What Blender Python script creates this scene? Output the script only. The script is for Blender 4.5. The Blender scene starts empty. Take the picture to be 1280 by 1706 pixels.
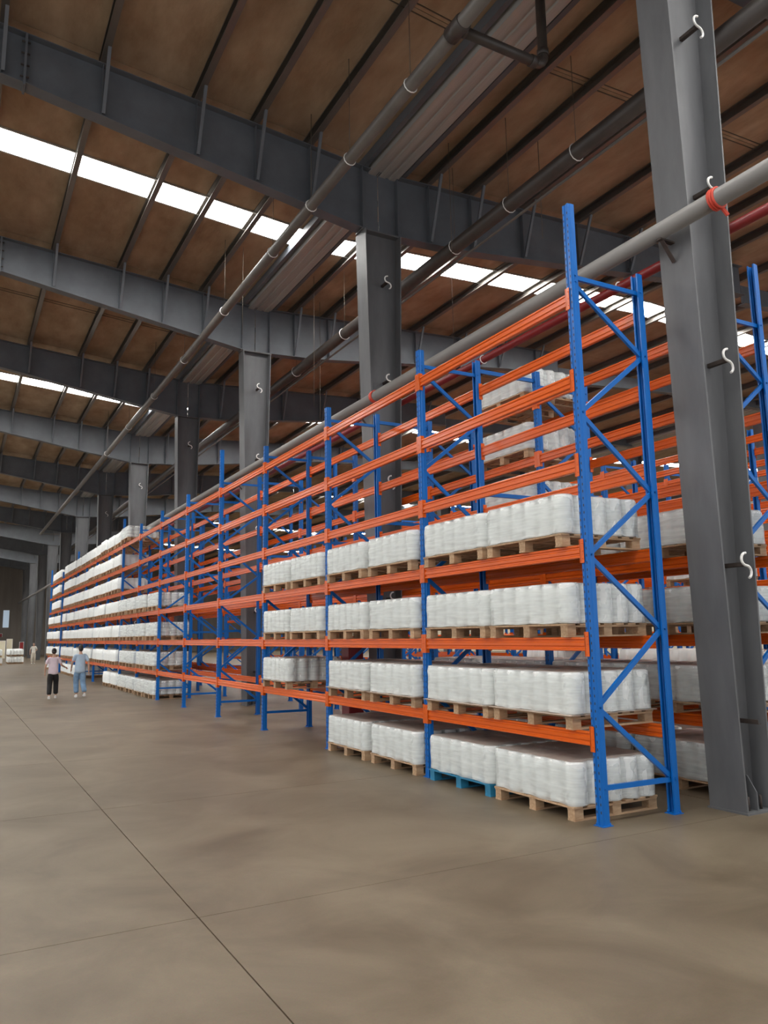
import bpy, bmesh, math, random
from mathutils import Matrix, Vector
random.seed(7)
SC = bpy.context.scene
COL = SC.collection

# ------------------------------------------------------------------ camera
cam_d = bpy.data.cameras.new('camera'); cam = bpy.data.objects.new('camera', cam_d); COL.objects.link(cam)
cam_d.sensor_fit = 'HORIZONTAL'; cam_d.sensor_width = 36.0; cam_d.lens = 36.0 * 1295.6 / 1280.0
cam_d.clip_end = 400
_r = Vector((0.87656597, -0.48098876, -0.01679039)); _u = Vector((-0.06029457, -0.14436057, 0.98768648)); _f = Vector((0.47748997, 0.86475999, 0.15554257))
cam.matrix_world = Matrix(((_r.x, _u.x, -_f.x, -5.7667), (_r.y, _u.y, -_f.y, -6.0553), (_r.z, _u.z, -_f.z, 1.9064), (0, 0, 0, 1)))
SC.camera = cam
# ------------------------------------------------------------------ sky, exposure
W = bpy.data.worlds.new('sky'); SC.world = W; W.use_nodes = True
bg = W.node_tree.nodes['Background']; bg.inputs[0].default_value = (0.97, 0.98, 1.0, 1); bg.inputs[1].default_value = 0.75
SKYLIGHT = 24.0
SC.view_settings.view_transform = 'Standard'; SC.view_settings.look = 'None'
SC.view_settings.exposure = 0.50; SC.view_settings.gamma = 1.0; SC.view_settings.use_curve_mapping = False

# ------------------------------------------------------------------ helpers
class MB:
    """collects shapes, then links them as one mesh object"""
    def __init__(s): s.v = []; s.f = []; s.sm = []
    def add(s, vs, fs, smooth=False):
        o = len(s.v); s.v += [tuple(p) for p in vs]; s.f += [tuple(i + o for i in f) for f in fs]; s.sm += [smooth] * len(fs); return s
    def box(s, x0, x1, y0, y1, z0, z1):
        return s.add([(x0,y0,z0),(x1,y0,z0),(x1,y1,z0),(x0,y1,z0),(x0,y0,z1),(x1,y0,z1),(x1,y1,z1),(x0,y1,z1)],
                     [(0,3,2,1),(4,5,6,7),(0,1,5,4),(1,2,6,5),(2,3,7,6),(3,0,4,7)])
    def prism(s, poly, a, b, axis='y'):
        """poly: 2d points; extruded from a to b along axis"""
        n = len(poly)
        def P(p, t): return {'y': (p[0], t, p[1]), 'x': (t, p[0], p[1]), 'z': (p[0], p[1], t)}[axis]
        vs = [P(p, a) for p in poly] + [P(p, b) for p in poly]
        fs = [(i, (i+1) % n, n + (i+1) % n, n + i) for i in range(n)] + [tuple(range(n-1, -1, -1)), tuple(range(n, 2*n))]
        return s.add(vs, fs)
    def tube(s, pts, r, seg=10, cap=True):
        pts = [Vector(p) for p in pts]; rings = []; n = len(pts)
        rr = r if isinstance(r, (list, tuple)) else [r] * n
        d = (pts[1] - pts[0]).normalized(); a = d.cross(Vector((0,0,1)) if abs(d.z) < .9 else Vector((1,0,0))).normalized(); base = len(s.v); vs = []
        for i, p in enumerate(pts):
            d1 = (pts[min(i+1, n-1)] - pts[max(i-1, 0)])
            if d1.length > 1e-6: d = d1.normalized()
            a = (a - d*a.dot(d)).normalized(); b = d.cross(a) * -1
            vs += [p + rr[i] * (math.cos(t) * a + math.sin(t) * b) for t in [2*math.pi*k/seg for k in range(seg)]]
        fs = [(i*seg + k, i*seg + (k+1) % seg, (i+1)*seg + (k+1) % seg, (i+1)*seg + k) for i in range(n-1) for k in range(seg)]
        s.add(vs, fs, True)
        if cap: s.f += [tuple(base + k for k in range(seg-1, -1, -1)), tuple(base + (n-1)*seg + k for k in range(seg))]; s.sm += [False, False]
        return s
    def bar(s, a, b, w, h, up=(0,0,1)):
        a = Vector(a); b = Vector(b); d = (b - a).normalized(); x = d.cross(Vector(up)).normalized() * w/2; y = x.cross(d).normalized() * h/2
        vs = [a-x-y, a+x-y, a+x+y, a-x+y, b-x-y, b+x-y, b+x+y, b-x+y]
        return s.add(vs, [(0,1,2,3),(7,6,5,4),(4,5,1,0),(5,6,2,1),(6,7,3,2),(7,4,0,3)])
    def lathe(s, prof, seg=16, c=(0,0,0)):
        n = len(prof)
        vs = [(c[0] + r*math.cos(2*math.pi*k/seg), c[1] + r*math.sin(2*math.pi*k/seg), c[2] + z) for r, z in prof for k in range(seg)]
        fs = [(i*seg+k, i*seg+(k+1) % seg, (i+1)*seg+(k+1) % seg, (i+1)*seg+k) for i in range(n-1) for k in range(seg)]
        s.add(vs, fs, True); b = len(s.v) - n*seg
        s.f += [tuple(b+k for k in range(seg-1,-1,-1)), tuple(b+(n-1)*seg+k for k in range(seg))]; s.sm += [False, False]
        return s
    def mesh(s, name, mat):
        me = bpy.data.meshes.new(name); me.from_pydata(s.v, [], s.f); me.polygons.foreach_set('use_smooth', s.sm)
        me.materials.append(mat); me.update(); return me
    def fix(s, name, mat):
        me = s.mesh(name, mat); bm = bmesh.new(); bm.from_mesh(me); bmesh.ops.recalc_face_normals(bm, faces=bm.faces); bm.to_mesh(me); bm.free(); return me

def put(name, me, parent=None, loc=(0,0,0), rot=(0,0,0), scale=None):
    o = bpy.data.objects.new(name, me); COL.objects.link(o); o.location = loc; o.rotation_euler = rot
    if scale: o.scale = scale
    if parent: o.parent = parent
    return o
def empty(name, loc=(0,0,0), rz=0):
    o = bpy.data.objects.new(name, None); COL.objects.link(o); o.location = loc; o.rotation_euler = (0,0,rz); o.empty_display_size = .1; return o
def tag(o, label=None, cat=None, group=None, kind=None):
    for k, v in (('label', label), ('category', cat), ('group', group), ('kind', kind)):
        if v: o[k] = v
    return o
ORD = ['nearest', 'second', 'third', 'fourth', 'fifth', 'sixth', 'seventh', 'eighth', 'ninth', 'tenth', 'eleventh', 'twelfth', 'thirteenth', 'fourteenth', 'fifteenth', 'sixteenth', 'seventeenth']

# ------------------------------------------------------------------ materials
def mat(name, col, rough=.5, metal=0, var=0.0, vscale=4.0, bump=0.0, bscale=40.0, stretch=(1,1,1), col2=None, spec=.5, alpha=1, emit=None, obj_rand=0.0, bdist=.01):
    m = bpy.data.materials.new(name); m.use_nodes = True; nt = m.node_tree; N = nt.nodes; Lk = nt.links; p = N['Principled BSDF']
    p.inputs['Base Color'].default_value = (*col, 1); p.inputs['Roughness'].default_value = rough; p.inputs['Metallic'].default_value = metal
    p.inputs['Specular IOR Level'].default_value = spec; p.inputs['Alpha'].default_value = alpha
    if emit: p.inputs['Emission Color'].default_value = (*emit[0], 1); p.inputs['Emission Strength'].default_value = emit[1]
    tc = N.new('ShaderNodeTexCoord'); mp = N.new('ShaderNodeMapping'); mp.inputs['Scale'].default_value = stretch
    Lk.new(tc.outputs['Object'], mp.inputs[0])
    if var or col2:
        nz = N.new('ShaderNodeTexNoise'); nz.inputs['Scale'].default_value = vscale; nz.inputs['Detail'].default_value = 6; nz.inputs['Roughness'].default_value = .6
        Lk.new(mp.outputs[0], nz.inputs['Vector'])
        rp = N.new('ShaderNodeValToRGB'); rp.color_ramp.elements[0].position = .33; rp.color_ramp.elements[1].position = .68
        c2 = col2 if col2 else tuple(min(1, c*(1+var)) for c in col); c1 = col if col2 else tuple(c*(1-var) for c in col)
        rp.color_ramp.elements[0].color = (*c1, 1); rp.color_ramp.elements[1].color = (*c2, 1)
        Lk.new(nz.outputs[0], rp.inputs[0]); out = rp.outputs[0]
        if obj_rand:
            oi = N.new('ShaderNodeObjectInfo'); mr = N.new('ShaderNodeMapRange'); mr.inputs[3].default_value = 1-obj_rand; mr.inputs[4].default_value = 1+obj_rand
            Lk.new(oi.outputs['Random'], mr.inputs[0]); mx = N.new('ShaderNodeMix'); mx.data_type = 'RGBA'; mx.blend_type = 'MULTIPLY'; mx.inputs[0].default_value = 1
            Lk.new(out, mx.inputs[6]); Lk.new(mr.outputs[0], mx.inputs[7]); out = mx.outputs[2]
        Lk.new(out, p.inputs['Base Color'])
    if bump:
        nb = N.new('ShaderNodeTexNoise'); nb.inputs['Scale'].default_value = bscale; nb.inputs['Detail'].default_value = 4
        Lk.new(mp.outputs[0], nb.inputs['Vector']); b = N.new('ShaderNodeBump'); b.inputs['Strength'].default_value = bump; b.inputs['Distance'].default_value = bdist
        Lk.new(nb.outputs[0], b.inputs['Height']); Lk.new(b.outputs[0], p.inputs['Normal'])
    return m
M = {}
M['blue'] = mat('blue_paint', (.003, .128, .47), .32, var=.05, vscale=3, spec=.32)
M['orange'] = mat('orange_paint', (.70, .108, .003), .24, var=.03, vscale=2, spec=.40)
M['steel'] = mat('grey_steel_paint', (.118, .121, .127), .5, var=.2, vscale=2.2, stretch=(1,1,.25), bump=.05, bscale=8)
M['rafter'] = mat('blue_grey_rafter_paint', (.106, .118, .135), .5, var=.15, vscale=1.5)
M['purlin'] = mat('galvanised_purlin', (.17, .155, .14), .40, metal=.5, var=.18, vscale=2, stretch=(1,.2,1))
M['gutter'] = mat('galvanised_gutter', (.40, .395, .375), .45, metal=.25, var=.15, vscale=2, stretch=(3,.1,1))
M['roof'] = mat('brown_insulation', (.28, .192, .122), .85, col2=(.43, .325, .222), vscale=1.1, bump=.35, bscale=3.0, stretch=(1.6,.7,1), bdist=.05, spec=.2, obj_rand=.10)
M['skylight'] = mat('translucent_roof_sheet', (.9,.9,.9), .6, emit=((1.0,.985,.95), SKYLIGHT))
M['dark_pipe'] = mat('dark_pipe_paint', (.055, .045, .040), .42, var=.2, vscale=2)
M['brown_pipe'] = mat('dull_brown_pipe', (.115, .103, .092), .4, var=.15, vscale=2)
M['grey_pipe'] = mat('grey_pipe_paint', (.22, .21, .20), .45, var=.12, vscale=2, stretch=(1,.3,1))
M['red'] = mat('red_paint', (.20, .012, .014), .38, var=.12, vscale=3)
M['clip'] = mat('pale_clip', (.85, .84, .82), .5, var=.05)
M['rust'] = mat('rusty_bracket', (.055, .040, .034), .7, var=.3, vscale=10)
M['wire'] = mat('thin_wire', (.10, .08, .06), .5, var=.1)
M['wood'] = mat('pallet_wood', (.37, .222, .122), .75, col2=(.54, .375, .23), vscale=5, stretch=(1,6,6), bump=.2, bscale=20, obj_rand=.16)
M['blue_wood'] = mat('blue_pallet_paint', (.02, .20, .36), .55, var=.2, vscale=6)
M['roll'] = mat('white_rolls', (.77, .795, .78), .55, var=.05, vscale=3, stretch=(1,1,5), obj_rand=.05)
M['reflectiontint'] = mat('brown_reflection_tint', (.33, .255, .215), .5, col2=(.47, .39, .34), vscale=7, bump=.3, bscale=14)  # brown ceiling's reflection in the film tops, put into the colour
M['slip'] = mat('kraft_slip_sheet', (.50, .40, .33), .8, var=.1)
M['wall'] = mat('dim_cladding', (.16, .14, .12), .8, var=.12, vscale=.6, stretch=(3,3,.3))
M['cream'] = mat('cream_plaster', (.72, .66, .50), .8, var=.08, vscale=.8)
M['dark'] = mat('dark_void', (.03, .03, .032), .8, var=.1)
M['slabdark'] = mat('joint_filler', (.050, .040, .030), .9, var=.2)
M['bolt'] = mat('zinc_bolt', (.55, .55, .56), .35, metal=.8, var=.05)

def film_mat(lo=.30, hi=.60, name='stretch_film', rough=.30):
    m = bpy.data.materials.new(name); m.use_nodes = True; nt = m.node_tree; N = nt.nodes; Lk = nt.links; p = N['Principled BSDF']
    p.inputs['Base Color'].default_value = (.81, .85, .84, 1); p.inputs['Roughness'].default_value = rough; p.inputs['Specular IOR Level'].default_value = .5
    p.inputs['Alpha'].default_value = .42
    tc = N.new('ShaderNodeTexCoord'); mp = N.new('ShaderNodeMapping'); mp.inputs['Scale'].default_value = (.8, .8, 9)
    Lk.new(tc.outputs['Object'], mp.inputs[0]); nz = N.new('ShaderNodeTexNoise'); nz.inputs['Scale'].default_value = 2.6; nz.inputs['Detail'].default_value = 5; nz.inputs['Distortion'].default_value = .5
    Lk.new(mp.outputs[0], nz.inputs['Vector']); b = N.new('ShaderNodeBump'); b.inputs['Strength'].default_value = .30; b.inputs['Distance'].default_value = .012
    Lk.new(nz.outputs[0], b.inputs['Height']); Lk.new(b.outputs[0], p.inputs['Normal'])
    mr = N.new('ShaderNodeMapRange'); mr.inputs[1].default_value = .35; mr.inputs[2].default_value = .7; mr.inputs[3].default_value = lo; mr.inputs[4].default_value = hi
    Lk.new(nz.outputs[0], mr.inputs[0]); Lk.new(mr.outputs[0], p.inputs['Alpha'])
    return m
M['film'] = film_mat(); M['film_top'] = film_mat(.05, .22, 'clear_top_film', .22)

def floor_mat():
    m = bpy.data.materials.new('polished_concrete'); m.use_nodes = True; nt = m.node_tree; N = nt.nodes; Lk = nt.links; p = N['Principled BSDF']
    g = N.new('ShaderNodeNewGeometry')
    a = N.new('ShaderNodeTexNoise'); a.inputs['Scale'].default_value = .8; a.inputs['Detail'].default_value = 9; a.inputs['Roughness'].default_value = .62; a.inputs['Distortion'].default_value = .6
    Lk.new(g.outputs['Position'], a.inputs['Vector'])
    r = N.new('ShaderNodeValToRGB'); e = r.color_ramp.elements; e[0].position = .34; e[0].color = (.112, .083, .052, 1); e[1].position = .66; e[1].color = (.198, .157, .108, 1)
    Lk.new(a.outputs[0], r.inputs[0])
    c = N.new('ShaderNodeTexNoise'); c.inputs['Scale'].default_value = 90; c.inputs['Detail'].default_value = 3; Lk.new(g.outputs['Position'], c.inputs['Vector'])
    mx = N.new('ShaderNodeMix'); mx.data_type = 'RGBA'; mx.blend_type = 'OVERLAY'; mx.inputs[0].default_value = .18
    Lk.new(r.outputs[0], mx.inputs[6]); Lk.new(c.outputs['Color'], mx.inputs[7]); Lk.new(mx.outputs[2], p.inputs['Base Color'])
    rr = N.new('ShaderNodeMapRange'); rr.inputs[3].default_value = .38; rr.inputs[4].default_value = .46; Lk.new(a.outputs[0], rr.inputs[0]); Lk.new(rr.outputs[0], p.inputs['Roughness'])
    p.inputs['Specular IOR Level'].default_value = .33
    b = N.new('ShaderNodeBump'); b.inputs['Strength'].default_value = .04; Lk.new(c.outputs[0], b.inputs['Height']); Lk.new(b.outputs[0], p.inputs['Normal'])
    return m
M['floor'] = floor_mat()

# ------------------------------------------------------------------ dimensions
BAY = 3.218; LEVELS = [.829, 1.7735, 2.733, 3.651, 4.583, 5.515]; Z_TALL = 6.62; Z_SHORT = 6.005
CY = [-8.1, -.25, 7.6, 15.47, 23.25, 32.3, 41.8, 51.1, 60.2, 69.5, 78.8, 88.1, 97.4]      # the lines of columns
CX = 1.75; FARY = 106.0
SKY = {0: (-4.6, -3.75), 2: (10.87, 11.73), 4: (27.5, 28.4), 6: (46.0, 46.9), 8: (64.4, 65.3), 10: (83.0, 83.9)}   # bay index -> strip of skylight
def roof_z(x):                                # underside of the roof sheets
    if x < CX: return 12.03 + .085*(CX - x) if x > -10.25 else 13.05 - .085*(-10.25 - x)
    if x < 13.75: return 12.03 + .045*(x - CX)
    if x < 25.75: return 12.57 - .045*(x - 13.75)
    return 12.03 + .045*(x - 25.75)

# ------------------------------------------------------------------ floor
floor = put('floor', MB().box(-40, 60, -14, 120, -.30, -.02).mesh('floor', M['slabdark'])); tag(floor, kind='structure')
xs = [-22.2, -16.16, -10.16, -4.16, 1.84, 7.84]; ys = [-12.4, -8.4, -4.4, -.4, 3.6, 7.6, 11.6, 15.6, 19.6, 23.6, 27.6]
g = .0045
for i in range(len(xs)-1):
    for j in range(len(ys)-1):
        put('slab', MB().box(xs[i]+g, xs[i+1]-g, ys[j]+g*.6, ys[j+1]-g*.6, -.02, 0).mesh('slab', M['floor']), floor)
put('slab', MB().box(-22.2, 7.84, 27.606, 115, -.02, 0).mesh('slab', M['floor']), floor)
put('slab', MB().box(7.852, 46, -12.4, 115, -.02, 0).mesh('slab', M['floor']), floor)

# ------------------------------------------------------------------ roof, skylights, walls
ceil = tag(empty('ceiling'), kind='structure')
slopes = [(-22.25, -10.25), (-10.25, 1.42), (2.32, 13.75), (13.75, 25.42), (26.32, 44)]
purlin_x = [-8.95, -7.3, -5.62, -3.97, -2.24, -1.05, .12, 3.0, 4.15, 5.65, 7.4, 9.15, 10.9, 12.6, 14.6, 16.3, 18.0, 19.7, 21.4, 23.1, 24.6]
def roof_strip(x0, x1, y0, y1, name, m, parent, t=.09):
    z0, z1 = roof_z(x0+1e-6), roof_z(x1-1e-6)
    me = MB().add([(x0,y0,z0),(x1,y0,z1),(x1,y1,z1),(x0,y1,z0),(x0,y0,z0+t),(x1,y0,z1+t),(x1,y1,z1+t),(x0,y1,z0+t)],
                  [(0,3,2,1),(4,5,6,7),(0,1,5,4),(1,2,6,5),(2,3,7,6),(3,0,4,7)]).mesh(name, m)
    return put(name, me, parent)
ybands = []
for i in range(len(CY)):
    a = CY[i]; b = CY[i+1] if i+1 < len(CY) else FARY
    if i in SKY: s0, s1 = SKY[i]; ybands += [(a, s0), ('sky', s0, s1, i), (s1, b)]
    else:
        m_ = (a+b)/2 - .05; ybands += [(a, m_), (m_, b)]
ybands = [(-13, CY[0])] + ybands
nwin = 0
for (x0, x1) in slopes:
    for bd in ybands:
        if bd[0] == 'sky':
            nwin += 1; w = tag(empty('window_%d' % nwin), kind='structure')
            cuts = [x0] + [x for x in purlin_x if x0 + .3 < x < x1 - .3] + [x1]
            if len(cuts) == 2: cuts = [x0 + k*(x1-x0)/7 for k in range(8)]
            for k in range(len(cuts)-1): roof_strip(cuts[k] + .01, cuts[k+1] - .01, bd[1], bd[2], 'pane', M['skylight'], w, .02)
            fr = MB()
            for yy in (bd[1] - .02, bd[2]):
                za, zb = roof_z(x0+1e-6), roof_z(x1-1e-6)
                fr.bar((x0, yy+.01, za - .01), (x1, yy+.01, zb - .01), .05, .05)
            put('frame', fr.mesh('frame', M['gutter']), w)
        elif x0 < -10.3 or x0 > 13: roof_strip(x0, x1, bd[0]+.008, bd[1]-.008, 'roof_panel', M['roof'], ceil)
        else:
            xm = [x0] + [x for x in ((-5.62,) if x0 < 0 else (7.4,))] + [x1]
            for k in range(2): roof_strip(xm[k]+.006, xm[k+1]-.006, bd[0]+.008, bd[1]-.008, 'roof_panel', M['roof'], ceil)
            # the lap tape along each seam
            if bd[0] in CY: continue
            tp = MB()
            for dy in (-.09, .09): tp.bar((x0, bd[0]+dy, roof_z(x0+1e-6) - .006), (x1, bd[0]+dy, roof_z(x1-1e-6) - .006), .018, .012)
            if (x0, 'sky') and not any(b_[0] == 'sky' and abs(b_[2]-bd[0]) < .01 for b_ in ybands if b_[0] == 'sky'): put('seam_tape', tp.mesh('seam_tape', M['wire']), ceil)

wf = tag(empty('wall_far', (0, FARY, 0)), kind='structure')
put('cladding', MB().box(-22, 46, 0, .3, 0, 13).mesh('cladding', M['wall']), wf)
wr = tag(empty('wall_right', (44, 0, 0)), kind='structure')
put('cladding', MB().box(0, .3, -13, FARY, 2.6, 13).mesh('cladding', M['wall']), wr)
put('plinth', MB().box(-.04, .3, -13, FARY, 0, 2.6).mesh('plinth', M['cream']), wr)

# gutters in the valleys
for gx, lab in ((CX, 'grey ribbed valley gutter above the near row of columns'), (25.75, 'grey ribbed valley gutter above the far right row of columns')):
    gt = tag(empty('valley_gutter', (gx+.12, -13, 11.76)), lab, 'gutter'); ln = FARY + 12.9
    prof = [(-.40,.30),(-.38,.30),(-.32,.02),(-.18,.02),(-.16,.04),(-.08,.04),(-.06,.02),(.06,.02),(.08,.04),(.16,.04),(.18,.02),(.32,.02),(.38,.30),(.40,.30),(.40,.27),(.34,-.01),(.17,-.01),(.15,.015),(.09,.015),(.07,-.01),(-.07,-.01),(-.09,.015),(-.15,.015),(-.17,-.01),(-.34,-.01),(-.40,.27)]
    put('trough', MB().prism(prof, 0, ln).fix('trough', M['gutter']), gt)
    put('edge_angle', MB().box(-.52, -.42, 0, ln, .06, .26).mesh('edge_angle', M['rafter']), gt)
    put('edge_angle', MB().box(.42, .52, 0, ln, .06, .26).mesh('edge_angle', M['rafter']), gt)

# purlins: C sections running the length of the hall
for k, x in enumerate(purlin_x):
    z = roof_z(x) - .24
    m_ = MB(); h, w, t = .235, .12, .006
    prof = [(0,0),(w,0),(w,.025),(w-t,.025),(w-t,t),(t,t),(t,h-t),(w-t,h-t),(w-t,h-.025),(w,h-.025),(w,h),(0,h)]
    m_.prism([(w/2-p[0], p[1]) for p in prof], -12.9, FARY-.1)
    side = 'left of' if x < CX else 'right of'; same = [q for q in purlin_x if (q < CX) == (x < CX)]; same.sort(key=lambda q: abs(q-CX))
    o = put('roof_purlin', m_.fix('roof_purlin', M['purlin']), None, (x, 0, z))
    tag(o, '%s long roof purlin %s the valley gutter' % (['first','second','third','fourth','fifth','sixth','seventh','eighth','ninth','tenth','eleventh','twelfth','thirteenth','fourteenth'][same.index(x)], side), 'purlin', 'roof purlins')

# rafters
def zt(x): return roof_z(x) - .245
def zb_left(x):
    d = CX - x
    return zt(x) - (1.42 - .075*max(0, min(7, d - .6)))
def zb_right(x):
    d = x - CX
    return zt(x) - (1.40 - .07*max(0, min(7.5, d - 2.0)))
def rafter(y, idx, side):
    full = idx <= 7
    if side < 0: xs_ = [1.74, 1.2, -.5, -2.2, -3.9, -5.25, -7.3, -10.25]; zb = zb_left
    else: xs_ = [1.76, 2.3, 3.8, 5.5, 7.3, 9.2, 11.2, 13.75]; zb = zb_right
    r = tag(empty('roof_rafter', (xs_[0], y, 0)), '%s roof rafter from the camera, %s the column row' % (['first','second','third','fourth','fifth','sixth','seventh','eighth','ninth','tenth','eleventh','twelfth'][idx], 'left of' if side < 0 else 'right of'), 'rafter', 'steel roof rafters')
    X0 = xs_[0]
    top = [(x - X0, zt(x)) for x in xs_]; bot = [(x - X0, zb(x)) for x in xs_]
    put('web', MB().prism(bot + top[::-1], -.006, .006).fix('web', M['rafter']), r)
    def fl(pts, t, w):
        return [(x, z) for x, z in pts] + [(x, z + t) for x, z in pts[::-1]]
    put('top_flange', MB().prism(fl(top, -.016, 0), -.14, .14).fix('flange', M['rafter']), r)
    put('bottom_flange', MB().prism(fl(bot, -.016, 0), -.14, .14).fix('flange', M['rafter']), r)
    # end plate splice
    xe = -5.25 if side < 0 else 9.2
    put('splice_plate', MB().box(xe-X0-.02, xe-X0+.02, -.15, .15, zb(xe)-.06, zt(xe)-.01).mesh('splice_plate', M['rafter']), r)
    if idx in (1, 2) :
        for kk in range(4):
            z = zb(xe) + .12 + kk*(zt(xe)-zb(xe)-.2)/3.3
            put('splice_bolt', MB().tube([(xe-X0-.07, -.09, z), (xe-X0+.07, -.09, z)], .016, 6).mesh('splice_bolt', M['rust']), r)
    if full:
        xc = CX + side*.43
        put('stiffener', MB().box(xc-X0-.008, xc-X0+.008, -.13, -.006, zb(xc)+.01, zt(xc)-.02).mesh('stiffener', M['rafter']), r)
        for x in purlin_x:
            if (x - CX)*side < 0 or abs(x-CX) > 11.5: continue
            put('stiffener', MB().box(x-X0-.005, x-X0+.005, -.12, -.006, zb(x)+.01, zt(x)-.02).mesh('stiffener', M['rafter']), r)
            # fly brace from purlin down to the bottom flange, toward the camera
            put('fly_brace', MB().bar((x-X0+.03, -.62, zt(x)+.10), (x-X0+.03, -.11, zb(x)+.05), .06, .05).mesh('fly_brace', M['rafter']), r)
for i, y in enumerate(CY[1:]):
    for s in (-1, 1): rafter(y, i, s)
for i, y in enumerate(CY[1:9]):
    o = put('roof_rafter', MB().prism([(0, 11.2), (6, 11.6), (12, 11.65), (12, 12.32), (0, 11.78)][::-1], -.01, .01).prism([(0,11.19),(6,11.59),(12,11.64),(12,11.66),(6,11.61),(0,11.21)], -.13, .13).fix('far_rafter', M['rafter']), None, (13.76, y, 0))
    tag(o, 'far right roof rafter beyond the ridge, %s from the camera' % ORD[i], 'rafter', 'rafters beyond the right ridge')

# ------------------------------------------------------------------ columns
def half(z): return .215 + .021*z
def column(x, y, idx, near, ztop, label, group):
    c = tag(empty('steel_column', (x, y, 0)), label, 'column', group)
    W2 = .23; t = .022; h0, h1 = half(0), half(ztop)
    for s in (-1, 1):
        vs = [(s*h0,-W2,0),(s*(h0-t),-W2,0),(s*(h0-t),W2,0),(s*h0,W2,0),(s*h1,-W2,ztop),(s*(h1-t),-W2,ztop),(s*(h1-t),W2,ztop),(s*h1,W2,ztop)]
        put('flange', MB().add(vs, [(0,1,2,3),(4,7,6,5),(0,4,5,1),(1,5,6,2),(2,6,7,3),(3,7,4,0)]).fix('flange', M['steel']), c)
    put('web', MB().prism([(-h0+t,0),(h0-t,0),(h1-t,ztop),(-h1+t,ztop)], -.007, .007).fix('web', M['steel']), c)
    put('cap_plate', MB().box(-h1-.04, h1+.04, -.16, .16, ztop, ztop+.025).mesh('cap_plate', M['steel']), c)
    if near <= 2:
        put('base_plate', MB().box(-.235, .235, -.25, .25, 0, .02).mesh('base_plate', M['steel']), c)
        for s in (-1, 1):
            put('gusset', MB().prism([(s*.007,.02),(s*.20,.02),(s*.20,.20),(s*.10,.36),(s*.007,.36)], -.006, .006, 'x').fix('gusset', M['steel']), c)
            for bx in (-.10, .10): put('anchor_bolt', MB().tube([(bx, s*.16, .02), (bx, s*.16, .16)], .014, 8).mesh('anchor_bolt', M['rust']), c)
    if near <= 5:
        for z in (.90, 2.58, 4.92, 7.05, 9.2):
            bx = .06
            b = put('hook_bracket', MB().box(bx-.025, bx+.025, -.26, -.007, z-.003, z+.003).box(bx-.025, bx-.019, -.26, -.007, z, z+.045).fix('hook_bracket', M['rust']), c)
            if z > 2:
                pts = []
                for k in range(9):
                    a = math.pi*k/8; pts.append((bx - .075*math.sin(a), -.27, z + .075 + .07*math.cos(a)))
                for k in range(1, 8):
                    a = math.pi*k/8; pts.append((bx + .075*math.sin(a), -.27, z - .065 + .07*math.cos(a)))
                put('cable_hook', MB().tube(pts, .015, 6).mesh('cable_hook', M['clip']), b)
            else:
                put('bolt', MB().tube([(bx, -.20, z), (bx, -.20, z+.03)], .014, 6).mesh('bolt', M['bolt']), b)
for i, y in enumerate(CY[1:]):
    column(CX, y, i, i, zb_left(CX) - .02, '%s grey steel column from the camera, between the two front racks' % ('nearest' if i == 0 else ORD[i]) if i < 7 else '%s steel column from the camera, beyond the front racks' % ORD[i], 'grey steel columns')
for i, y in enumerate(CY[1:9]):
    column(25.75, y, i, 9, 11.2, '%s column from the camera in the far right row' % ORD[i], 'columns of the far right row')

# ------------------------------------------------------------------ pipes
def run_pipe(name, x, z, r, m, y0, y1, label, cat='pipe', rings=None, ringm='clip', hang=False, seg=14):
    p = tag(empty(name, (x, y0, z)), label, cat)
    put('pipe_run', MB().tube([(0,0,0),(0,y1-y0,0)], r, seg).mesh('pipe_run', m), p)
    for y in rings or []:
        n = 12; vs = [(0 + (r+.010)*math.cos(2*math.pi*k/n), 0, (r+.010)*math.sin(2*math.pi*k/n)) for k in range(n+1)]
        put('clip_ring', MB().tube([(v[0], y-y0, v[2]) for v in vs], .010, 5, False).mesh('clip_ring', M[ringm]), p)
        if hang: put('hanger_rod', MB().tube([(0, y-y0, r), (0, y-y0, roof_z(x)-z-.02)], .006, 5).mesh('hanger_rod', M['wire']), p)
    return p
pl = run_pipe('rainwater_pipe', -.12, 10.2, .105, M['brown_pipe'], -9, 60.2, 'long pipe hung left of the columns below the gutter', rings=[3.1, 5.2, 6.9, 9, 12.5, 16.5, 20.5, 25, 30], hang=True)
put('end_bracket', MB().bar((0, 69.15, 0), (1.45, 69.15, .02), .05, .08).mesh('end_bracket', M['grey_pipe']), pl)
run_pipe('overhead_pipe', 3.32, 10.2, .15, M['dark_pipe'], -9, 70, 'thick dark overhead pipe running right of the columns', rings=[1.2, 3.2, 5.1, 7.0, 9.6, 12.5, 16, 20], hang=True)
dk = run_pipe('conduit_pipe', 3.52, 10.02, .028, M['brown_pipe'], -9, 70, 'thin pipe running just below the thick dark pipe', rings=None)
gp = run_pipe('grey_pipe', 1.20, 6.50, .10, M['grey_pipe'], -6, 100, 'long grey pipe clamped along the aisle side of the columns', rings=[])
for y in CY[1:8]:
    put('pipe_clamp', MB().box(-.04, .195, y+.02+6-.03, y+.02+6+.03, -.115, -.095).bar((.0, y+.02+6, -.10), (.193, y+.02+6, -.34), .05, .012).fix('pipe_clamp', M['rust']), gp)
for y in (CY[1]-.75, CY[2]-.75):
    n = 14
    t_ = MB()
    for dy in (-.03, 0, .03): t_.tube([(.112*math.cos(2*math.pi*k/n), y+6+dy, .112*math.sin(2*math.pi*k/n)) for k in range(n+1)], .016, 6, False)
    t_.bar((.05, y+6-.02, -.10), (.10, y+6-.05, -.19), .03, .03)
    tag(put('red_tie', t_.mesh('red_tie', mat('orange_red_tape', (.65,.07,.04), .6, var=.1)), gp), 'orange red tape tie')
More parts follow.
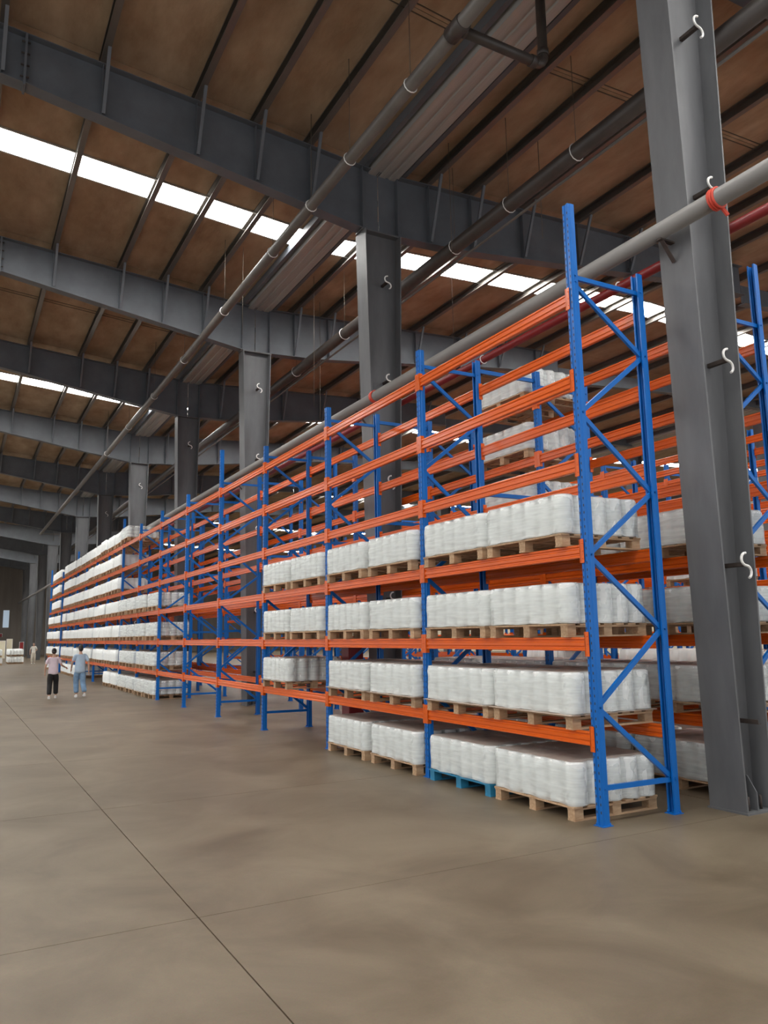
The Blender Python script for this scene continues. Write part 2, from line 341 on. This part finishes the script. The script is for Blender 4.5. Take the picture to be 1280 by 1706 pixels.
rp = run_pipe('red_pipe', 2.33, 6.77, .065, M['red'], -6, 30, 'long red sprinkler pipe behind the grey columns', rings=[-1.2, 1.5, 4.8, 9], ringm='clip')
# drop from the gutter to the rainwater pipe
dp = tag(empty('gutter_outlet_pipe', (1.42, 1.83, 10.2)), 'dark bent outlet pipe dropping from the gutter near the top', 'pipe')
bend = [(0,0,1.55),(0,0,.16)] + [(-.14+.14*math.cos(a_), 0, .14-.14*math.sin(a_)) for a_ in [math.pi/2*k/5 for k in range(6)]] + [(-1.40,0,0)]
put('pipe_bend', MB().tube(bend, .075, 12).mesh('pipe_bend', M['dark_pipe']), dp)
put('elbow_collar', MB().tube([(0,0,.16),(0,0,.26)], .088, 12).mesh('elbow_collar', M['dark_pipe']), dp)
put('elbow_collar', MB().tube([(-.15,0,0),(-.25,0,0)], .088, 12).mesh('elbow_collar', M['dark_pipe']), dp)
put('tee', MB().tube([(0,10.67,0),(0,10.99,0)], .125, 12).tube([(.09,10.83,0),(.14,10.83,0)], .09, 10).mesh('tee', M['dark_pipe']), pl)
# thin vertical wires hanging from the roof
for k, (x, y, z0) in enumerate([(2.75,6.3,9.6),(3.05,9.3,8.2),(2.8,10.6,6.9),(4.4,5.4,9.9),(5.2,9.9,9.3),(2.7,13.2,8.2),(3.6,14.8,7.0),(4.6,12.0,8.8),(.4,12.6,9.7),(2.9,18.5,7.4)]):
    tag(put('hanging_wire', MB().tube([(0,0,0),(0,0,roof_z(x)-z0)], .007, 5).mesh('hanging_wire', M['wire']), None, (x, y, z0)), 'thin dark wire hanging from the roof near the columns', 'wire', 'wires hanging from the roof')

# ------------------------------------------------------------------ pallet racks
def offset_path(path, t):
    n = len(path); out = []
    for i in range(n):
        a = Vector(path[max(i-1,0)]); b = Vector(path[min(i+1,n-1)]); d = (b-a).normalized(); out.append((path[i][0] - d.y*t, path[i][1] + d.x*t))
    return out
UP = [(.088,-.028),(.088,-.05),(.034,-.05),(.026,-.042),(0,-.042),(0,-.016),(.009,-.011),(.009,.011),(0,.016),(0,.042),(.026,.042),(.034,.05),(.088,.05),(.088,.028)]
def upright_mesh(h, mirror):
    inner = offset_path(UP, -.005)
    poly = UP + inner[::-1]
    poly = [(p[0]-.05, p[1]) for p in poly]
    if mirror: poly = [(-p[0], p[1]) for p in poly]
    return MB().prism(poly, .006, h, 'z').fix('upright', M['blue'])
def slots(h, mirror):
    m_ = MB(); z = .12
    while z < h - .05:
        for y in (-.029, .029):
            x0, x1 = (-.0512, -.0495)
            if mirror: x0, x1 = -x1, -x0
            m_.box(x0, x1, y-.006, y+.006, z, z+.026)
        z += .075
    return m_.fix('slots', M['dark'])
def bolts(h, mirror):
    m_ = MB()
    for z in (.06, .36): m_.tube([(.01, -.0575, z), (.01, -.05, z)], .008, 6)
    return m_.fix('bolts', M['bolt'])
UPM = {(t, mi): upright_mesh(Z_TALL if t else Z_SHORT, mi) for t in (0, 1) for mi in (0, 1)}
SLM = {(t, mi): slots(Z_TALL if t else Z_SHORT, mi) for t in (0, 1) for mi in (0, 1)}
BASE = MB().box(-.07, .07, -.065, .065, 0, .008).tube([(.045,-.045,.008),(.045,-.045,.03)], .010, 6).tube([(-.045,.045,.008),(-.045,.045,.03)], .010, 6).mesh('base_plate', M['blue'])
# bracing: zig-zag between z stations
ZF = [.355, 1.14, 2.69, 4.22, 5.70]; ZR = [.36, 1.915, 3.42, 5.0]
def brace_mesh(z0, z1, fr):
    a = (.0, 0, z0) if fr else (1.0, 0, z0); b = (1.0, 0, z1) if fr else (.0, 0, z1)
    m_ = MB().bar(a, b, .034, .05, (0,1,0) if False else (0,0,1))
    for q in (a, b): m_.tube([(q[0], -.062, q[2]), (q[0], -.05, q[2])], .011, 6)
    return m_.fix('brace', M['blue'])
BR = []
seq = [(.36, 0)]
zz = [(ZR[0],'r'),(ZF[1],'f'),(ZR[1],'r'),(ZF[2],'f'),(ZR[2],'r'),(ZF[3],'f'),(ZR[3],'r'),(ZF[4],'f')]
for (za, sa), (zb_, sb) in zip(zz[:-1], zz[1:]): BR.append(('diagonal_brace', brace_mesh(za, zb_, sa == 'f')))
BR.append(('horizontal_brace', brace_mesh(.355, .345, True))); BR.append(('horizontal_brace', brace_mesh(5.77, 5.775, True)))
BPROF = [(-.046,-.07),(-.006,-.07),(-.002,-.064),(-.002,-.050),(-.010,-.040),(-.010,-.026),(-.002,-.016),(-.002,.016),(-.010,.026),(-.010,.040),(-.002,.050),(-.002,.064),(-.006,.07),(-.046,.07),(-.05,.064),(-.05,.050),(-.040,.040),(-.040,.026),(-.05,.016),(-.05,-.016),(-.040,-.026),(-.040,-.040),(-.05,-.050),(-.05,-.064)]
def beam_mesh(mirror, joined):
    pr = [((-p[0] if mirror else p[0]), p[1]) for p in BPROF]
    m_ = MB().prism(pr, .052, BAY-.052)
    if joined:
        for (a, b) in ((.002, .062), (BAY-.062, BAY-.002)):
            m_.box(*(sorted((-.058, -.052)) if not mirror else (.052, .058)), a, b, -.125, .125)
    return m_.fix('load_beam', M['orange'])
BM = {(mi, j): beam_mesh(mi, j) for mi in (0, 1) for j in (0, 1)}
def conn_mesh(mirror, end):
    s = -1 if not mirror else 1; xa, xb = sorted((s*.052, s*.058)); xc, xd = sorted((s*.058, s*.0))
    a, b = (.002, .064) if not end else (BAY-.064, BAY-.002)
    c, d = (.052, .058) if not end else (BAY-.058, BAY-.052)
    m_ = MB().box(xa, xb, a, b, -.125, .125).box(xc, xd, c, d, -.125, .125)
    for z in (-.08, 0, .08): m_.tube([(s*.058, (a+b)/2 - (.012 if not end else -.012), z), (s*.063, (a+b)/2 - (.012 if not end else -.012), z)], .007, 6)
    return m_.fix('connector', M['orange'])
CN = {(mi, e): conn_mesh(mi, e) for mi in (0, 1) for e in (0, 1)}
SPACER = None
def rack(x, y0, nb, label, detail, tall=(0, 4, 8, 12, 16), rear_vis=True, spacers=False, levels=LEVELS, skip=()):
    r = tag(empty('pallet_rack', (x, y0, 0)), label, 'pallet rack', 'blue and orange pallet racks')
    for i in range(nb+1):
        for s in (0, 1):
            t = 1 if (i in tall and (s == 0 or x > 1) and not (s == 0 and x > 1 and i)) else 0
            if x > 5: t = 0
            u = put('upright', UPM[(t, s)], r, (float(s), i*BAY, 0))
            put('base_plate', BASE, u)
            if i <= detail: put('slot_row', SLM[(t, s)], u)['kind'] = 'stuff'
        for nm, me in BR: put(nm, me, r, (0, i*BAY, 0))
        if spacers and min(abs(i*BAY - c) for c in CY) > .35:
            for z in (.70, 2.08, 3.95, 5.86):
                put('row_spacer', SPC['sp%.2f' % z], r, (0, i*BAY + .01, 0))
    for b in range(nb):
        for k, z in enumerate(levels):
            if (b, k) in skip: continue
            for s in (0, 1):
                j = b < detail
                o = put('load_beam', BM[(s, 0 if j else 1)], r, (float(s), b*BAY, z))
                if j:
                    for e in (0, 1): put('connector', CN[(s, e)], o)
    return r
SPC = {('sp%.2f' % z): MB().box(1.052, 2.118, -.02, .02, z-.03, z+.03).mesh('row_spacer', M['blue']) for z in (.70, 2.08, 3.95, 5.86)}
RACK_A = rack(0, 0, 16, 'front blue and orange pallet rack along the aisle, nearest the camera', 7, spacers=True)
RACK_B = rack(2.17, 0, 16, 'second blue and orange pallet rack, just behind the grey columns', 4)
RACK_C = rack(7.6, .86, 11, 'third pallet rack row, seen across the inner aisle', 0)
RACK_D = rack(9.75, .86, 11, 'fourth pallet rack row, back to back with the third', 0)
RACK_E = rack(15.2, 1.5, 10, 'fifth pallet rack row, deep in the hall', 0)
RACK_F = rack(17.4, 1.5, 10, 'sixth pallet rack row, farthest from the aisle', 0)

# ------------------------------------------------------------------ pallets and wrapped loads
PX, PY, PH = 1.16, 1.36, .142        # pallet size
NX, NY = 5, 6; RD = .236; LH = .43   # grid of rolls
def pallet_parts(m):
    P = []
    for k in range(7):
        x = -PX/2 + .05 + k*(PX-.1)/6; P.append(('deck_board', MB().box(-.058, .058, -PY/2, PY/2, 0, .02).mesh('deck_board', m), (x, 0, PH-.02)))
    for yy in (-PY/2+.06, 0, PY/2-.06):
        P.append(('stringer_board', MB().box(-PX/2, PX/2, -.055, .055, 0, .018).mesh('stringer_board', m), (0, yy, PH-.038)))
        P.append(('bottom_board', MB().box(-PX/2, PX/2, -.055, .055, 0, .018).mesh('bottom_board', m), (0, yy, 0)))
        for xx in (-PX/2+.06, 0, PX/2-.06): P.append(('block', MB().box(-.058, .058, -.052, .052, 0, PH-.056).mesh('block', m), (xx, yy, .018)))
    return P
PALP = {'wood': pallet_parts(M['wood']), 'blue_wood': pallet_parts(M['blue_wood'])}
def pallet_one(m):
    q = MB()
    for nm, me, l in PALP['wood']:
        q.add([(v.co.x+l[0], v.co.y+l[1], v.co.z+l[2]) for v in me.vertices], [tuple(p.vertices) for p in me.polygons])
    return q.mesh('pallet', m)
PAL1 = pallet_one(M['wood'])
ROLL = MB().lathe([(RD/2-.022, 0), (RD/2-.004, .012), (RD/2, .03), (RD/2, LH-.025), (RD/2-.006, LH-.008), (RD/2-.03, LH)], 16).mesh('roll', M['roll'])
def pos(i, j): return ((i-(NX-1)/2)*RD, (j-(NY-1)/2)*RD)
def block_mesh(front, near):
    q = MB()
    for i in range(NX):
        for j in range(NY):
            if (front and i == 0) or (near and j == 0): continue
            x, y = pos(i, j); q.lathe([(RD/2-.006, 0), (RD/2, .03), (RD/2, LH-.025), (RD/2-.03, LH)], 8, (x, y, 0))
    return q.mesh('inner_rolls', M['roll'])
BLK = {(f, n): block_mesh(f, n) for f in (0, 1) for n in (0, 1)}
def outline(sx, sy, per, off):
    """perimeter of the wrap round the rolls: straight on the tangent line, sagging into the gaps; sx for the long faces, sy for the end faces"""
    pts = []; hx = NX*RD/2 + off; hy = NY*RD/2 + off; r = RD/2
    def side(n, fn, sag):
        for k in range(n):
            for q in range(per):
                t = (k + q/per); c = k + .5
                if (k == 0 and t < .5) or (k == n-1 and t > n-.5): continue
                pts.append(fn(t, sag*(math.cos(2*math.pi*(t-.5)) - 1)/-2))
    def corner(cx, cy, a0):
        for q in range(5):
            a = a0 + math.pi/2*(q/4.0); pts.append((cx + (r+off)*math.cos(a), cy + (r+off)*math.sin(a)))
    side(NX, lambda t, s: (-hx+off + t*RD, -hy + s), sy); corner(hx-off-r, -hy+off+r, -math.pi/2)
    side(NY, lambda t, s: (hx - s, -hy+off + t*RD), sx); corner(hx-off-r, hy-off-r, 0)
    side(NX, lambda t, s: (hx-off - t*RD, hy - s), sy); corner(-hx+off+r, hy-off-r, math.pi/2)
    side(NY, lambda t, s: (-hx + s, hy-off - t*RD), sx); corner(-hx+off+r, -hy+off+r, math.pi)
    return pts
def wrap_mesh(seed, m, name, sx=.015, sy=.050, per=6, skirt=True, rows=7):
    rnd = random.Random(seed); ol = outline(sx, sy, per, .006); n = len(ol); q = MB(); vs = []
    ph = [rnd.uniform(0, 6.28) for _ in range(6)]
    zs = [-.0 if skirt else 0] + [LH*(k+.3)/(rows-.7) for k in range(rows)]
    zs[-1] = LH + .004
    for iz, z in enumerate(zs):
        for k, (x, y) in enumerate(ol):
            a = k/n*6.283
            d = .0035*math.sin(9*a + ph[0] + z*14) + .003*math.sin(23*a + ph[1] - z*31)
            if iz == 0: d += .004 + .004*math.sin(7*a+ph[2])
            if iz == len(zs)-1: d -= .018
            ll = math.hypot(x, y); zz = z + (.006 + .006*math.sin(11*a+ph[3]) if iz == 0 else 0)
            vs.append((x + d*x/ll, y + d*y/ll, zz))
    fs = [(iz*n+k, iz*n+(k+1) % n, (iz+1)*n+(k+1) % n, (iz+1)*n+k) for iz in range(len(zs)-1) for k in range(n)]
    # top sheet: rings shrinking inward with a puckered surface
    b = (len(zs)-1)*n; prev = b
    for ri, s in enumerate((.86, .68, .5, .32, .14)):
        base = len(vs)
        for k, (x, y) in enumerate(ol):
            vs.append((x*s, y*s, LH + .010 + .007*math.sin(x*27+ph[4]+ri) * math.cos(y*25+ph[5])))
        fs += [(prev+k, prev+(k+1) % n, base+(k+1) % n, base+k) for k in range(n)]; prev = base
    fs.append(tuple(prev+k for k in range(n)))
    q.add(vs, fs, True)
    me = q.mesh(name, m)
    if skirt:
        me.materials.append(M['film_top'])
        for p in me.polygons[(len(zs)-1)*n:]: p.material_index = 1
    return me
FILM = [wrap_mesh(s, M['film'], 'wrap_film') for s in range(5)]
FARLOAD = [wrap_mesh(40+s, M['roll'], 'far_load', sx=.052, sy=.055, per=6, skirt=False, rows=3) for s in range(3)]
TOPS = MB().prism([(x*.965, y*.965) for x, y in outline(.01, .045, 4, 0)], LH+.0005, LH+.003, 'z').fix('reflection_tint', M['reflectiontint'])  # sheet added under the film, tinted like the ceiling mirrored in it
SLIP = MB().box(-PX/2-.05, PX/2+.05, -PY/2-.02, PY/2+.02, 0, .006).mesh('slip_sheet', M['slip'])
LEVW = ['on the floor', 'first beam level', 'second beam level', 'third beam level', 'fourth beam level', 'fifth beam level', 'top beam level']
cnt = [0]
def load(x, y, z, where, detail, front=True, near=True, blue=False, slip=False, shelf=False, group='white wrapped loads on the racks'):
    """pallet at (x, y, z) with a wrapped load on top; both are things of their own"""
    cnt[0] += 1; rnd = random.Random(cnt[0]*13+5); rz = rnd.uniform(-.012, .012); x += rnd.uniform(-.015, .015) if detail > 1 else rnd.uniform(-.06, .04); y += 0 if detail > 1 else rnd.uniform(-.02, .02)
    pm = 'blue_wood' if blue else 'wood'; pw = 'blue painted pallet' if blue else 'wooden pallet'
    if detail >= 2:
        p = empty('pallet', (x, y, z), rz)
        for nm, me, l in PALP[pm]: put(nm, me, p, l)
    else: p = put('pallet', PAL1, None, (x, y, z), (0, 0, rz))
    tag(p, '%s %s' % (pw, where), 'pallet', 'pallets under the white loads')
    zl = z + PH + .001
    if slip: tag(put('slip_sheet', SLIP, None, (x, y, z+PH), (0,0,rz)), 'brown slip sheet under load, %s' % where, 'slip sheet', 'slip sheets under loads'); zl += .006
    if detail >= 1:
        l = empty('wrapped_load', (x, y, zl), rz)
        if detail >= 2:
            for i in range(NX):
                for j in range(NY):
                    if (front and i == 0) or (near and j == 0):
                        a, b = pos(i, j); put('roll', ROLL, l, (a, b, 0))
            put('inner_rolls', BLK[(int(front), int(near))], l)['kind'] = 'stuff'
        else: put('inner_rolls', BLK[(0, 0)], l)['kind'] = 'stuff'
        put('reflection_tint', TOPS, l)
        put('wrap_film', FILM[cnt[0] % 5], l, (0,0,0), (0,0,0) if rnd.random() < .5 else (0,0,math.pi))
    else: l = put('wrapped_load', FARLOAD[cnt[0] % 3], None, (x, y, zl), (0,0,rz), (1, 1, rnd.uniform(.97, 1.04)))
    tag(l, 'white film-wrapped load of rolls %s' % where, 'wrapped load', group)

def zlev(k): return 0.0 if k == 0 else LEVELS[k-1] + .0705
def W_(k, b, rackname, half_): 
    return '%s, %s bay of the %s rack, %s half' % (LEVW[k], ORD[b], rackname, half_)
XA = .50
def bay_loads(b, k, which, detail, xr=XA, rackname='front', y0=0):
    for w in which:
        f = {(0): .262, (1): .742}[w]
        if b == 0 and rackname == 'front' and w == 0: f = .290
        y = y0 + (b + f)*BAY
        load(xr - .03, y, zlev(k), W_(k, b, rackname, 'nearer' if w == 0 else 'farther'), detail, True, w == 0 or detail < 2 or b == 0,
             blue=(rackname == 'front' and b == 0 and k == 0 and w == 1), slip=(rackname == 'front' and k == 1 and b < 3))
for k in range(4):
    for b in (0, 1): bay_loads(b, k, (1, 0), 2)
bay_loads(2, 1, (1,), 2)
for k in (2, 3): bay_loads(2, k, (1, 0), 2)
for k in range(0, 7):
    for b in range(6, 16):
        if k >= 4 and b < 8 and not (k == 6 and b == 7): continue
        if k == 0 and b in (9, 10): continue
        if b == 13: which = (0,)
        elif b == 15: which = (0,) if k > 3 else (0, 1)
        else: which = (0, 1)
        if k == 6 and b == 7: which = (1,)
        bay_loads(b, k, which, 1 if b <= 7 else 0)
# second rack
XB = 2.67
for k in range(4): bay_loads(0, k, (0, 1), 2 if k < 2 else 1, XB, 'second')
bay_loads(1, 1, (0, 1), 1, XB, 'second'); bay_loads(1, 0, (0,), 1, XB, 'second')
for k in (4, 5, 6): bay_loads(1, k, (0,), 2, XB, 'second')
# third rack, a few
for b, k, w in [(0,1,(0,1)),(0,2,(0,1)),(1,1,(0,1)),(2,2,(0,1)),(1,3,(0,)),(2,1,(1,))]: bay_loads(b, k, w, 0, 8.1, 'third', .86)
# loads standing on the floor far down the aisle
for n_, (x, y, z, wds) in enumerate([(-2.75, 64.2, 0, 'at the left frame edge'), (-2.75, 66.0, 0, 'second from the left frame edge'),
                                   (-1.0, 66.9, 0, 'just left of the distant person'), (-1.0, 68.6, 0, 'behind those left of the distant person')]):
    load(x, y, z, wds + ', lower', 0, group='white loads on the floor far away'); load(x, y, .62, wds + ', upper', 0, group='white loads on the floor far away')

# ------------------------------------------------------------------ hose cabinet and far odds and ends
hc = tag(empty('hose_cabinet', (1.25, 8.0, 0)), 'red fire hose cabinet beside the second column, behind the front rack', 'fire cabinet')
put('body', MB().box(-.16, .16, -.10, .22, .10, 1.80).mesh('body', M['red']), hc)
put('door', MB().box(-.145, .145, -.115, -.10, .14, 1.76).mesh('door', M['red']), hc)
put('handle', MB().box(.10, .12, -.135, -.115, .9, 1.02).mesh('handle', M['bolt']), hc)
for s in (-1, 1): put('foot', MB().box(s*.13-.02, s*.13+.02, -.08, .2, 0, .10).mesh('foot', M['dark']), hc)
def leaning(name, x0, x1, y, z0, z1, m, label, cat):
    t = tag(empty(name, ((x0+x1)/2, y, z0)), label, cat); w = x1-x0; h = z1-z0
    put('board', MB().box(-w/2, w/2, 0, .05, 0, h).mesh('board', m), t)
    put('rim', MB().box(-w/2-.03, -w/2, -.02, .07, 0, h).box(w/2, w/2+.03, -.02, .07, 0, h).box(-w/2-.03, w/2+.03, -.02, .07, h, h+.03).mesh('rim', M['clip']), t)
leaning('leaning_board', -1.3, -.58, 90, 0, 1.9, M['cream'], 'cream board standing at the far left end of the aisle', 'board')
leaning('leaning_board', -.42, .13, 90.3, 0, 2.08, M['cream'], 'narrow cream panel beside the far cream board', 'board')
leaning('red_banner', .86, 1.25, 90, 0, 1.73, M['red'], 'narrow red banner stand at the far end of the aisle', 'banner')
leaning('red_notice', -.75, -.25, 104, 2.4, 2.8, M['red'], 'small red notice on the far end wall', 'notice')
dw = tag(empty('window_%d' % (nwin+1), (.2, FARY-.06, 3.6)), kind='structure')
put('pane', MB().box(-.35, .35, 0, .03, 0, 2.2).mesh('pane', mat('day_pane', (.5,.6,.7), .3, emit=((.6,.75,.9), .25))), dw)

# ------------------------------------------------------------------ people
def skin_mesh(chains, name):
    """chains: list of lists of (pos, radius); joined at shared positions into one skinned surface"""
    vs = []; rad = []; idx = {}; es = []
    for ch in chains:
        pv = None
        for p, r in ch:
            key = tuple(round(c, 4) for c in p)
            if key not in idx: idx[key] = len(vs); vs.append(p); rad.append(r)
            i = idx[key]
            if pv is not None and pv != i: es.append((pv, i))
            pv = i
    me = bpy.data.meshes.new(name); me.from_pydata(vs, es, []); o = bpy.data.objects.new(name, me); COL.objects.link(o)
    o.modifiers.new('skin', 'SKIN'); sv = me.skin_vertices[0].data if me.skin_vertices else None
    if sv is None: me.skin_vertices.new() if hasattr(me.skin_vertices, 'new') else None; sv = me.skin_vertices[0].data
    for i, r in enumerate(rad): sv[i].radius = r if isinstance(r, tuple) else (r, r)
    sv[0].use_root = True
    s = o.modifiers.new('sub', 'SUBSURF'); s.levels = 2; s.render_levels = 2
    dg = bpy.context.evaluated_depsgraph_get(); dg.update(); res = bpy.data.meshes.new_from_object(o.evaluated_get(dg))
    bpy.data.objects.remove(o); return res
def ell(q, c, r, seg=14):
    prof = [(math.sin(math.pi*k/8), -math.cos(math.pi*k/8)) for k in range(9)]; n = len(prof)
    vs = [(c[0]+r[0]*a*math.cos(2*math.pi*k/seg), c[1]+r[1]*a*math.sin(2*math.pi*k/seg), c[2]+r[2]*b) for a, b in prof for k in range(seg)]
    fs = [(i*seg+k, i*seg+(k+1) % seg, (i+1)*seg+(k+1) % seg, (i+1)*seg+k) for i in range(n-1) for k in range(seg)]
    q.add(vs, fs, True)
def remesh(me, vox, name, m):
    o = bpy.data.objects.new('tmp', me); COL.objects.link(o); r = o.modifiers.new('r', 'REMESH'); r.mode = 'VOXEL'; r.voxel_size = vox; r.use_smooth_shade = True
    sm = o.modifiers.new('s', 'SMOOTH'); sm.iterations = 3; sm.factor = .5
    dg = bpy.context.evaluated_depsgraph_get(); dg.update(); res = bpy.data.meshes.new_from_object(o.evaluated_get(dg)); bpy.data.objects.remove(o)
    res.name = name; res.materials.clear(); res.materials.append(m)
    for p in res.polygons: p.use_smooth = True
    return res
SKIN = mat('skin', (.52, .31, .22), .55, var=.05); HAIR = mat('dark_hair', (.018, .014, .012), .45, var=.2, vscale=30); SHOE = mat('white_shoe', (.75, .74, .72), .5, var=.05)
def person(loc, rz, H, shirt, pants, label, pose, bun=False, shirt_len=.0, loose=1.0, vox=.011):
    """faces +y; pose gives hands, feet in body units (height 1.7)"""
    s = H/1.70; S = lambda p: tuple(c*s for c in p)
    root = tag(empty('person', loc, rz), label, 'person')
    fl, fr = pose['feet']; hl, hr = pose['hands']; el, er = pose['elbows']; kl, kr = pose['knees']
    pel = (0, 0, .92); ch = (0, -.01, 1.22); nk = (0, -.005, 1.42); hd = (0, .02, 1.58)
    shl, shr = (-.165, -.005, 1.35), (.165, -.005, 1.35); hpl, hpr = (-.085, 0, .88), (.085, 0, .88)
    def leg(hp, k, f, e=0.0): return [(pel, .11+e), (hp, .095+e), (tuple((a+b)/2 for a, b in zip(hp, k)), .078+e), (k, .056+e*1.2), (tuple(a*.6+b*.4 for a, b in zip(k, f)), .052+e*1.3), (f, .036+e*1.6)]
    def arm(sh, e_, h, e=0.0): return [(ch, .135+e), ((sh[0]*.75, sh[1], 1.36), .07+e), (sh, .052+e), (tuple((a+b)/2 for a, b in zip(sh, e_)), .044+e), (e_, .038+e), (tuple(a*.35+b*.65 for a, b in zip(e_, h)), .031+e), (h, .024+e)]
    tors = [(pel, .11), ((0,0,1.05), (.105)), (ch, .135), ((0,-.008,1.33), .12), (nk, .05), ((0, .005, 1.47), .048), (hd, .06)]
    me = skin_mesh([[(S(p), (r*s*(1.18 if i_ in (0,1,2,3) else 1), r*s*(.86 if i_ in (0,1,2,3) else 1))) for i_, (p, r) in enumerate(tors)]] +
                   [[(S(p), r*s) for p, r in leg(hpl, kl, fl)], [(S(p), r*s) for p, r in leg(hpr, kr, fr)], [(S(p), r*s) for p, r in arm(shl, el, hl)], [(S(p), r*s) for p, r in arm(shr, er, hr)]], 'b')
    q = MB(); q.add([v.co[:] for v in me.vertices], [tuple(p.vertices) for p in me.polygons])
    ell(q, S((0, .02, 1.585)), S((.073, .092, .112))); ell(q, S((0, .035, 1.53)), S((.055, .066, .065)))
    ell(q, S((0, .112, 1.575)), S((.013, .02, .022)), 8)                                    # nose
    for sd in (-1, 1): ell(q, S((sd*.075, .01, 1.575)), S((.010, .020, .032)), 8)           # ears
    for h, e_, sd in ((hl, el, -1), (hr, er, 1)):                                           # palm, fingers, thumb
        d = (Vector(h) - Vector(e_)).normalized(); side = Vector((0,1,0)) - d*d.y; side = side.normalized() if side.length > .2 else Vector((1,0,0)); nrm = d.cross(side)
        c = Vector(h) + d*.045; ell(q, S(c), S((.026, .038, .048)), 10)
        for k, ln in enumerate((.062, .075, .070, .055)):
            a = Vector(h) + d*.08 + side*(.027 - .018*k); b = a + d*ln*.55 + nrm*.008*sd; e2 = b + d*ln*.45 - nrm*.0 + Vector((-sd*.012, 0, 0))
            q.tube([S(a - d*.02), S(a), S(b), S(e2)], [.010*s, .0095*s, .009*s, .007*s], 7)
        a = Vector(h) + d*.02 + side*.03; q.tube([S(a - side*.01), S(a + side*.022 + d*.025), S(a + side*.03 + d*.055)], [.012*s, .010*s, .008*s], 7)
    tmp = q.mesh('t', SKIN)
    put('body', remesh(tmp, vox, 'body', SKIN), root)
    # shirt: torso and half sleeves
    def sl(sh, e_): return [(ch, .145), ((sh[0]*.62, sh[1], 1.365), .074), ((sh[0]*.98, sh[1], 1.345), .060), (tuple(a*.5+b*.5 for a, b in zip(sh, e_)), .056), (tuple(a*.15+b*.85 for a, b in zip(sh, e_)), .054)]
    bt = .78 - shirt_len
    ts = [((0,0,bt), .140*loose), ((0,0,.90), .140*loose), ((0,0,1.0), .132*loose), ((0,0,1.10), .132*loose), (ch, .15), ((0,-.008,1.34), .128), ((0,-.004,1.415), .066)]
    sm_ = skin_mesh([[(S(p), (r*s*1.2, r*s*.90)) for p, r in ts], [(S(p), r*s) for p, r in sl(shl, el)], [(S(p), r*s) for p, r in sl(shr, er)]], 'sh')
    put('shirt', remesh(sm_, vox, 'shirt', shirt), root)
    tr = skin_mesh([[(S((0,0,1.0)), (.120*s*1.12, .120*s*.86)), (S(pel), (.135*s*1.1, .135*s*.9))]] + [[(S(p), r*s) for p, r in leg(hp, k, (f[0], f[1], f[2]+.05), .030)] for hp, k, f in ((hpl, kl, fl), (hpr, kr, fr))], 'tr')
    put('trousers', remesh(tr, vox, 'trousers', pants), root)
    hq = MB(); ell(hq, S((0, .004, 1.612)), S((.084, .096, .098)));
    if not bun: ell(hq, S((0, -.035, 1.56)), S((.074, .062, .085)))
    else: ell(hq, S((0, -.035, 1.57)), S((.074, .062, .07))); ell(hq, S((0, -.085, 1.665)), S((.042, .042, .04)))
    put('hair', remesh(hq.mesh('h', HAIR), vox, 'hair', HAIR), root)
    for sd in (-1, 1):
        put('eye', (lambda e_: (ell(e_, S((sd*.030, .100, 1.595)), S((.011, .008, .007)), 8), e_.mesh('eye', HAIR))[1])(MB()), root)
    put('mouth', (lambda e_: (ell(e_, S((0, .100, 1.522)), S((.022, .006, .006)), 8), e_.mesh('mouth', mat('lip', (.35,.10,.09), .5, var=.03)))[1])(MB()), root)
    for f, tl in ((fl, pose.get('toe', (0,0))[0]), (fr, pose.get('toe', (0,0))[1])):
        e_ = MB(); z = f[2]
        ell(e_, S((f[0], f[1]-.005, z - .02)), S((.042, .055, .055))); ell(e_, S((f[0], f[1]+.085, z - .035 + tl)), S((.045, .105, .036))); e_.box(*[c*s for c in (f[0]-.04, f[0]+.04, f[1]-.05, f[1]+.15, z-.075, z-.055)])
        put('shoe', remesh(e_.mesh('sh', SHOE), .009, 'shoe', SHOE), root)
    return root
LAV = mat('lavender_tee', (.62, .52, .58), .85, var=.06, vscale=6); BLK_ = mat('black_trousers', (.012, .011, .012), .8, var=.2, vscale=8)
SKYB = mat('light_blue_shirt', (.42, .54, .68), .85, var=.06, vscale=6); JEAN = mat('washed_jeans', (.20, .33, .50), .85, var=.18, vscale=8)
PALE = mat('pale_tee', (.72, .70, .64), .85, var=.06); PALE2 = mat('pale_trousers', (.55, .50, .42), .85, var=.08)
walk1 = dict(feet=[(-.10, -.14, .075), (.11, .16, .075)], knees=[(-.095, .03, .47), (.10, .17, .49)], hands=[(-.26, .06, .86), (.40, .26, 1.02)], elbows=[(-.25, -.03, 1.10), (.25, .02, 1.12)])
walk2 = dict(feet=[(-.06, .12, .075), (.13, -.20, .12)], knees=[(-.08, .16, .49), (.11, .03, .47)], hands=[(-.24, .16, .92), (.26, -.08, .84)], elbows=[(-.25, .0, 1.12), (.25, -.07, 1.10)], toe=(0, -.02))
walk3 = dict(feet=[(-.10, -.10, .075), (.10, .14, .075)], knees=[(-.10, .04, .47), (.10, .15, .49)], hands=[(-.20, .22, 1.08), (.26, .02, .84)], elbows=[(-.26, -.02, 1.12), (.26, -.03, 1.10)])
person((-2.75, 22.3, 0), math.radians(-6), 1.64, LAV, BLK_, 'person in lavender tee and black trousers walking away down the aisle', walk1, bun=True, loose=1.08)
person((-1.93, 22.2, 0), math.radians(4), 1.74, SKYB, JEAN, 'person in light blue shirt and jeans walking beside the rack', walk2, loose=1.12, shirt_len=.03)
person((.22, 65.1, 0), math.radians(172), 1.72, PALE, PALE2, 'distant person in pale clothes walking toward the camera', walk3, vox=.014)
